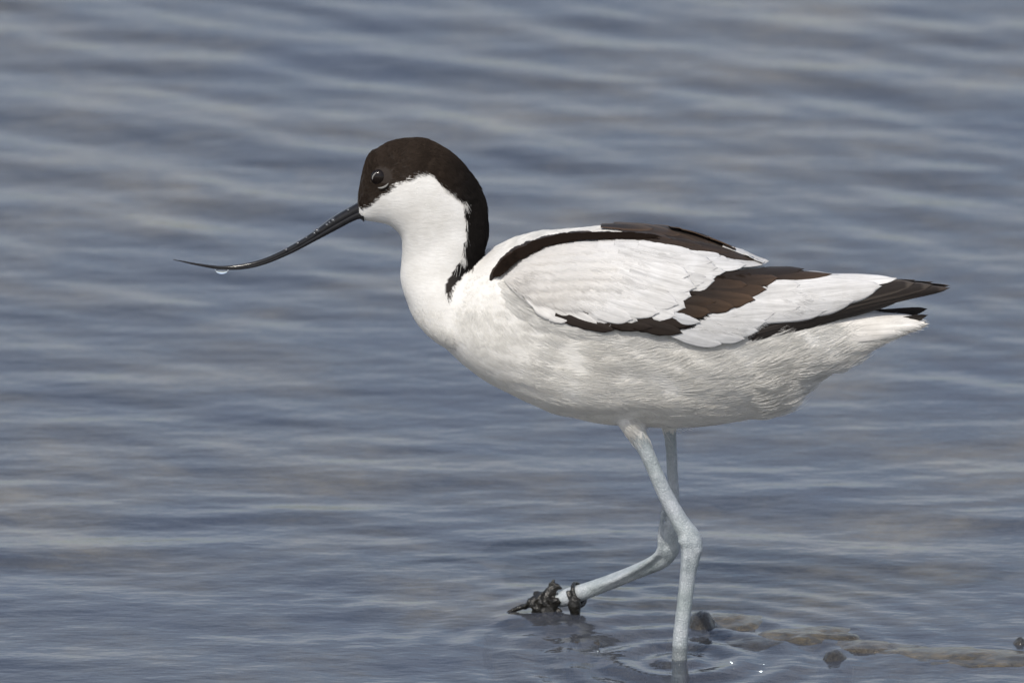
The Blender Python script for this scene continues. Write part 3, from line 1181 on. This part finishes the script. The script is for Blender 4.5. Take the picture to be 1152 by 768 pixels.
# ------------------------------------------------------------------ loose things
dc = P(249.5, 304)
bm = bmesh.new()
bmesh.ops.create_uvsphere(bm, u_segments=24, v_segments=16, radius=1)
for v in bm.verts:
    k = 1.0 if v.co.z < 0 else .45
    v.co = Vector((v.co.x * 7.5 * PX, v.co.y * 4 * PX, v.co.z * 4.6 * PX * k))
me = bpy.data.meshes.new('water_drop')
bm.to_mesh(me)
bm.free()
me.polygons.foreach_set('use_smooth', np.ones(len(me.polygons), bool))
me.materials.append(mat_drop())
o = bpy.data.objects.new('water_drop', me)
o.location = dc
COL.objects.link(o)
tag(o, 'clear water drop hanging under the thin tip of the bill', 'water drop')


def stone(u, v, w, d, h, mat, label, top=0.0, seed=1.0, rough=1.0, cat='stone', group='stones in the shallows', turn=0.0, sharp=2.0, name='stone'):
    """w, d: half length and half depth in px; top: height of its crown above the water (m); h: full height"""
    bm = bmesh.new()
    bmesh.ops.create_icosphere(bm, subdivisions=5, radius=1)
    for vv in bm.verts:
        p = vv.co.copy()
        n = mnoise.noise(p * 1.3 + Vector((seed, 2 * seed, -seed))) * .16 + mnoise.noise(p * 3.1 + Vector((-seed, seed, 3))) * .11 + mnoise.noise(p * 8 + Vector((seed, 1, 3))) * .05
        p *= 1 + n * rough
        z = p.z
        if z > 0:
            z = z ** (sharp * .5)
        x, y = p.x * w * PX, p.y * d * PX
        ct, st = math.cos(turn), math.sin(turn)
        vv.co = Vector((x * ct - y * st, x * st + y * ct, z * h * .5))
    zt = max(vv.co.z for vv in bm.verts)
    me = bpy.data.meshes.new(name)
    bm.to_mesh(me)
    bm.free()
    me.polygons.foreach_set('use_smooth', np.ones(len(me.polygons), bool))
    me.materials.append(mat)
    o = bpy.data.objects.new(name, me)
    c = W(u, v)
    o.location = (c[0], c[1], top - zt)
    COL.objects.link(o)
    tag(o, label, cat, group)
    return o


stone(640, 705, 95, 80, .040, M_BROWN, 'broad brown stone lying just under the water below the lifted foot', .0010, 1.7, sharp=1.1)
stone(789, 703, 21, 34, .050, M_DARK, 'dark pointed stone poking up right beside the standing leg', .0078, 2.9, .4, sharp=1.8)
stone(822, 697, 70, 75, .044, M_TAWNY, 'tawny low stone behind the dark pointed stone by the leg', .0026, 3.3, sharp=1.1)
stone(905, 714, 95, 55, .044, M_TAWNY, 'tawny stone breaking the surface to the right of the standing leg', .0028, 4.4, turn=.1, sharp=1.0)
stone(975, 724, 110, 60, .044, M_BROWN, 'brown flat stone awash between the tawny stone and the long ledge', .0022, 5.6, sharp=.9)
stone(855, 723, 80, 50, .042, M_DARK, 'dark wet stone awash just right of the standing leg', .0014, 6.1, .7, sharp=1.0)
stone(1095, 737, 160, 65, .044, M_TAWNY, 'long tawny ledge of stone awash in the lower right', .0026, 7.7, turn=-.05, sharp=.8)
stone(939, 740, 22, 30, .050, M_DARK, 'small round dark stone shining in front of the brown flat stone', .0044, 8.2, .35, sharp=1.6)
stone(1148, 723, 16, 22, .046, M_DARK, 'small dark stone at the right edge of the photo', .0036, 9.4, .4, sharp=1.7)
stone(648, 724, 14, 22, .046, M_DARK, 'tiny dark stone in front of the lifted foot, left of its twin', .0026, 10.3, .5, sharp=2.0)
stone(672, 723, 12, 20, .046, M_DARK, 'tiny dark stone in front of the lifted foot, right of its twin', .0022, 11.9, .5, sharp=2.0)

# wet weed caught on the lifted foot
lumps = []
for u, v, r, y, sd in ((600, 674, 7.0, 132, 1), (609, 669, 8.5, 134, 2), (618, 663, 7.5, 136, 3), (627, 656, 5.0, 136, 4), (611, 678, 8.5, 130, 7),
                       (621, 674, 9, 130, 8), (620, 653, 3.6, 136, 10), (623, 649, 2.4, 136, 16), (604, 665, 4.5, 140, 12), (619, 683, 6, 128, 13), (604, 683, 6.5, 130, 17), (630, 684, 5, 130, 18), (590, 678, 4.5, 134, 19)):
    bm = bmesh.new()
    bmesh.ops.create_icosphere(bm, subdivisions=2, radius=r * PX)
    for vv in bm.verts:
        n = mnoise.noise(vv.co * 420 + Vector((sd * 3.3, sd, 0)))
        vv.co *= 1 + .75 * n
        vv.co.y *= .8
    vs = np.array([vv.co[:] for vv in bm.verts]) + P(u, v + 4, (y + 15) * PX)
    fs = [tuple(x.index for x in f.verts) for f in bm.faces]
    bm.free()
    lumps.append((vs, fs))
wv, wf = join(lumps)
wme = remeshed(wv, wf, .0007, 1)
wme.name = 'waterweed_clump'
wme.materials.clear()
wme.materials.append(M_WEED)
wme.polygons.foreach_set('use_smooth', np.ones(len(wme.polygons), bool))
o = bpy.data.objects.new('waterweed_clump', wme)
COL.objects.link(o)
tag(o, 'dark wet clump of weed tangled over the toes of the lifted foot', 'waterweed')
pts, rad = [], []
ctr = P(650, 668, 145 * PX)
axis = P(632, 675, 152 * PX) - P(690, 653, 123 * PX)
axis /= np.linalg.norm(axis)
e1 = np.cross(axis, [0, 1, 0]); e1 /= np.linalg.norm(e1)
e2 = np.cross(axis, e1)
for k in range(30):
    a = 2 * math.pi * k / 24 + 1.2
    rr = .0058
    pts.append(ctr + e1 * rr * math.cos(a) + e2 * rr * math.sin(a) + axis * (.003 * (k / 24 - .5)))
    rad.append(.0011 + .0010 * max(0, math.sin(a * 1.0 + 2.4)))
s1 = tube(pts, rad, 10)
s2 = tube([P(647, 672, 133 * PX), P(646, 680, 133 * PX), P(648, 696, 133 * PX)], [.0028, .0036, .002], 10)
wv, wf = join([s1, s2])
wme = remeshed(wv, wf, .0006, 2)
wme.name = 'waterweed_strand'
wme.materials.clear()
wme.materials.append(M_WEED)
wme.polygons.foreach_set('use_smooth', np.ones(len(wme.polygons), bool))
o = bpy.data.objects.new('waterweed_strand', wme)
COL.objects.link(o)
tag(o, 'dark weed strand wrapped round the shank just above the lifted foot', 'waterweed')
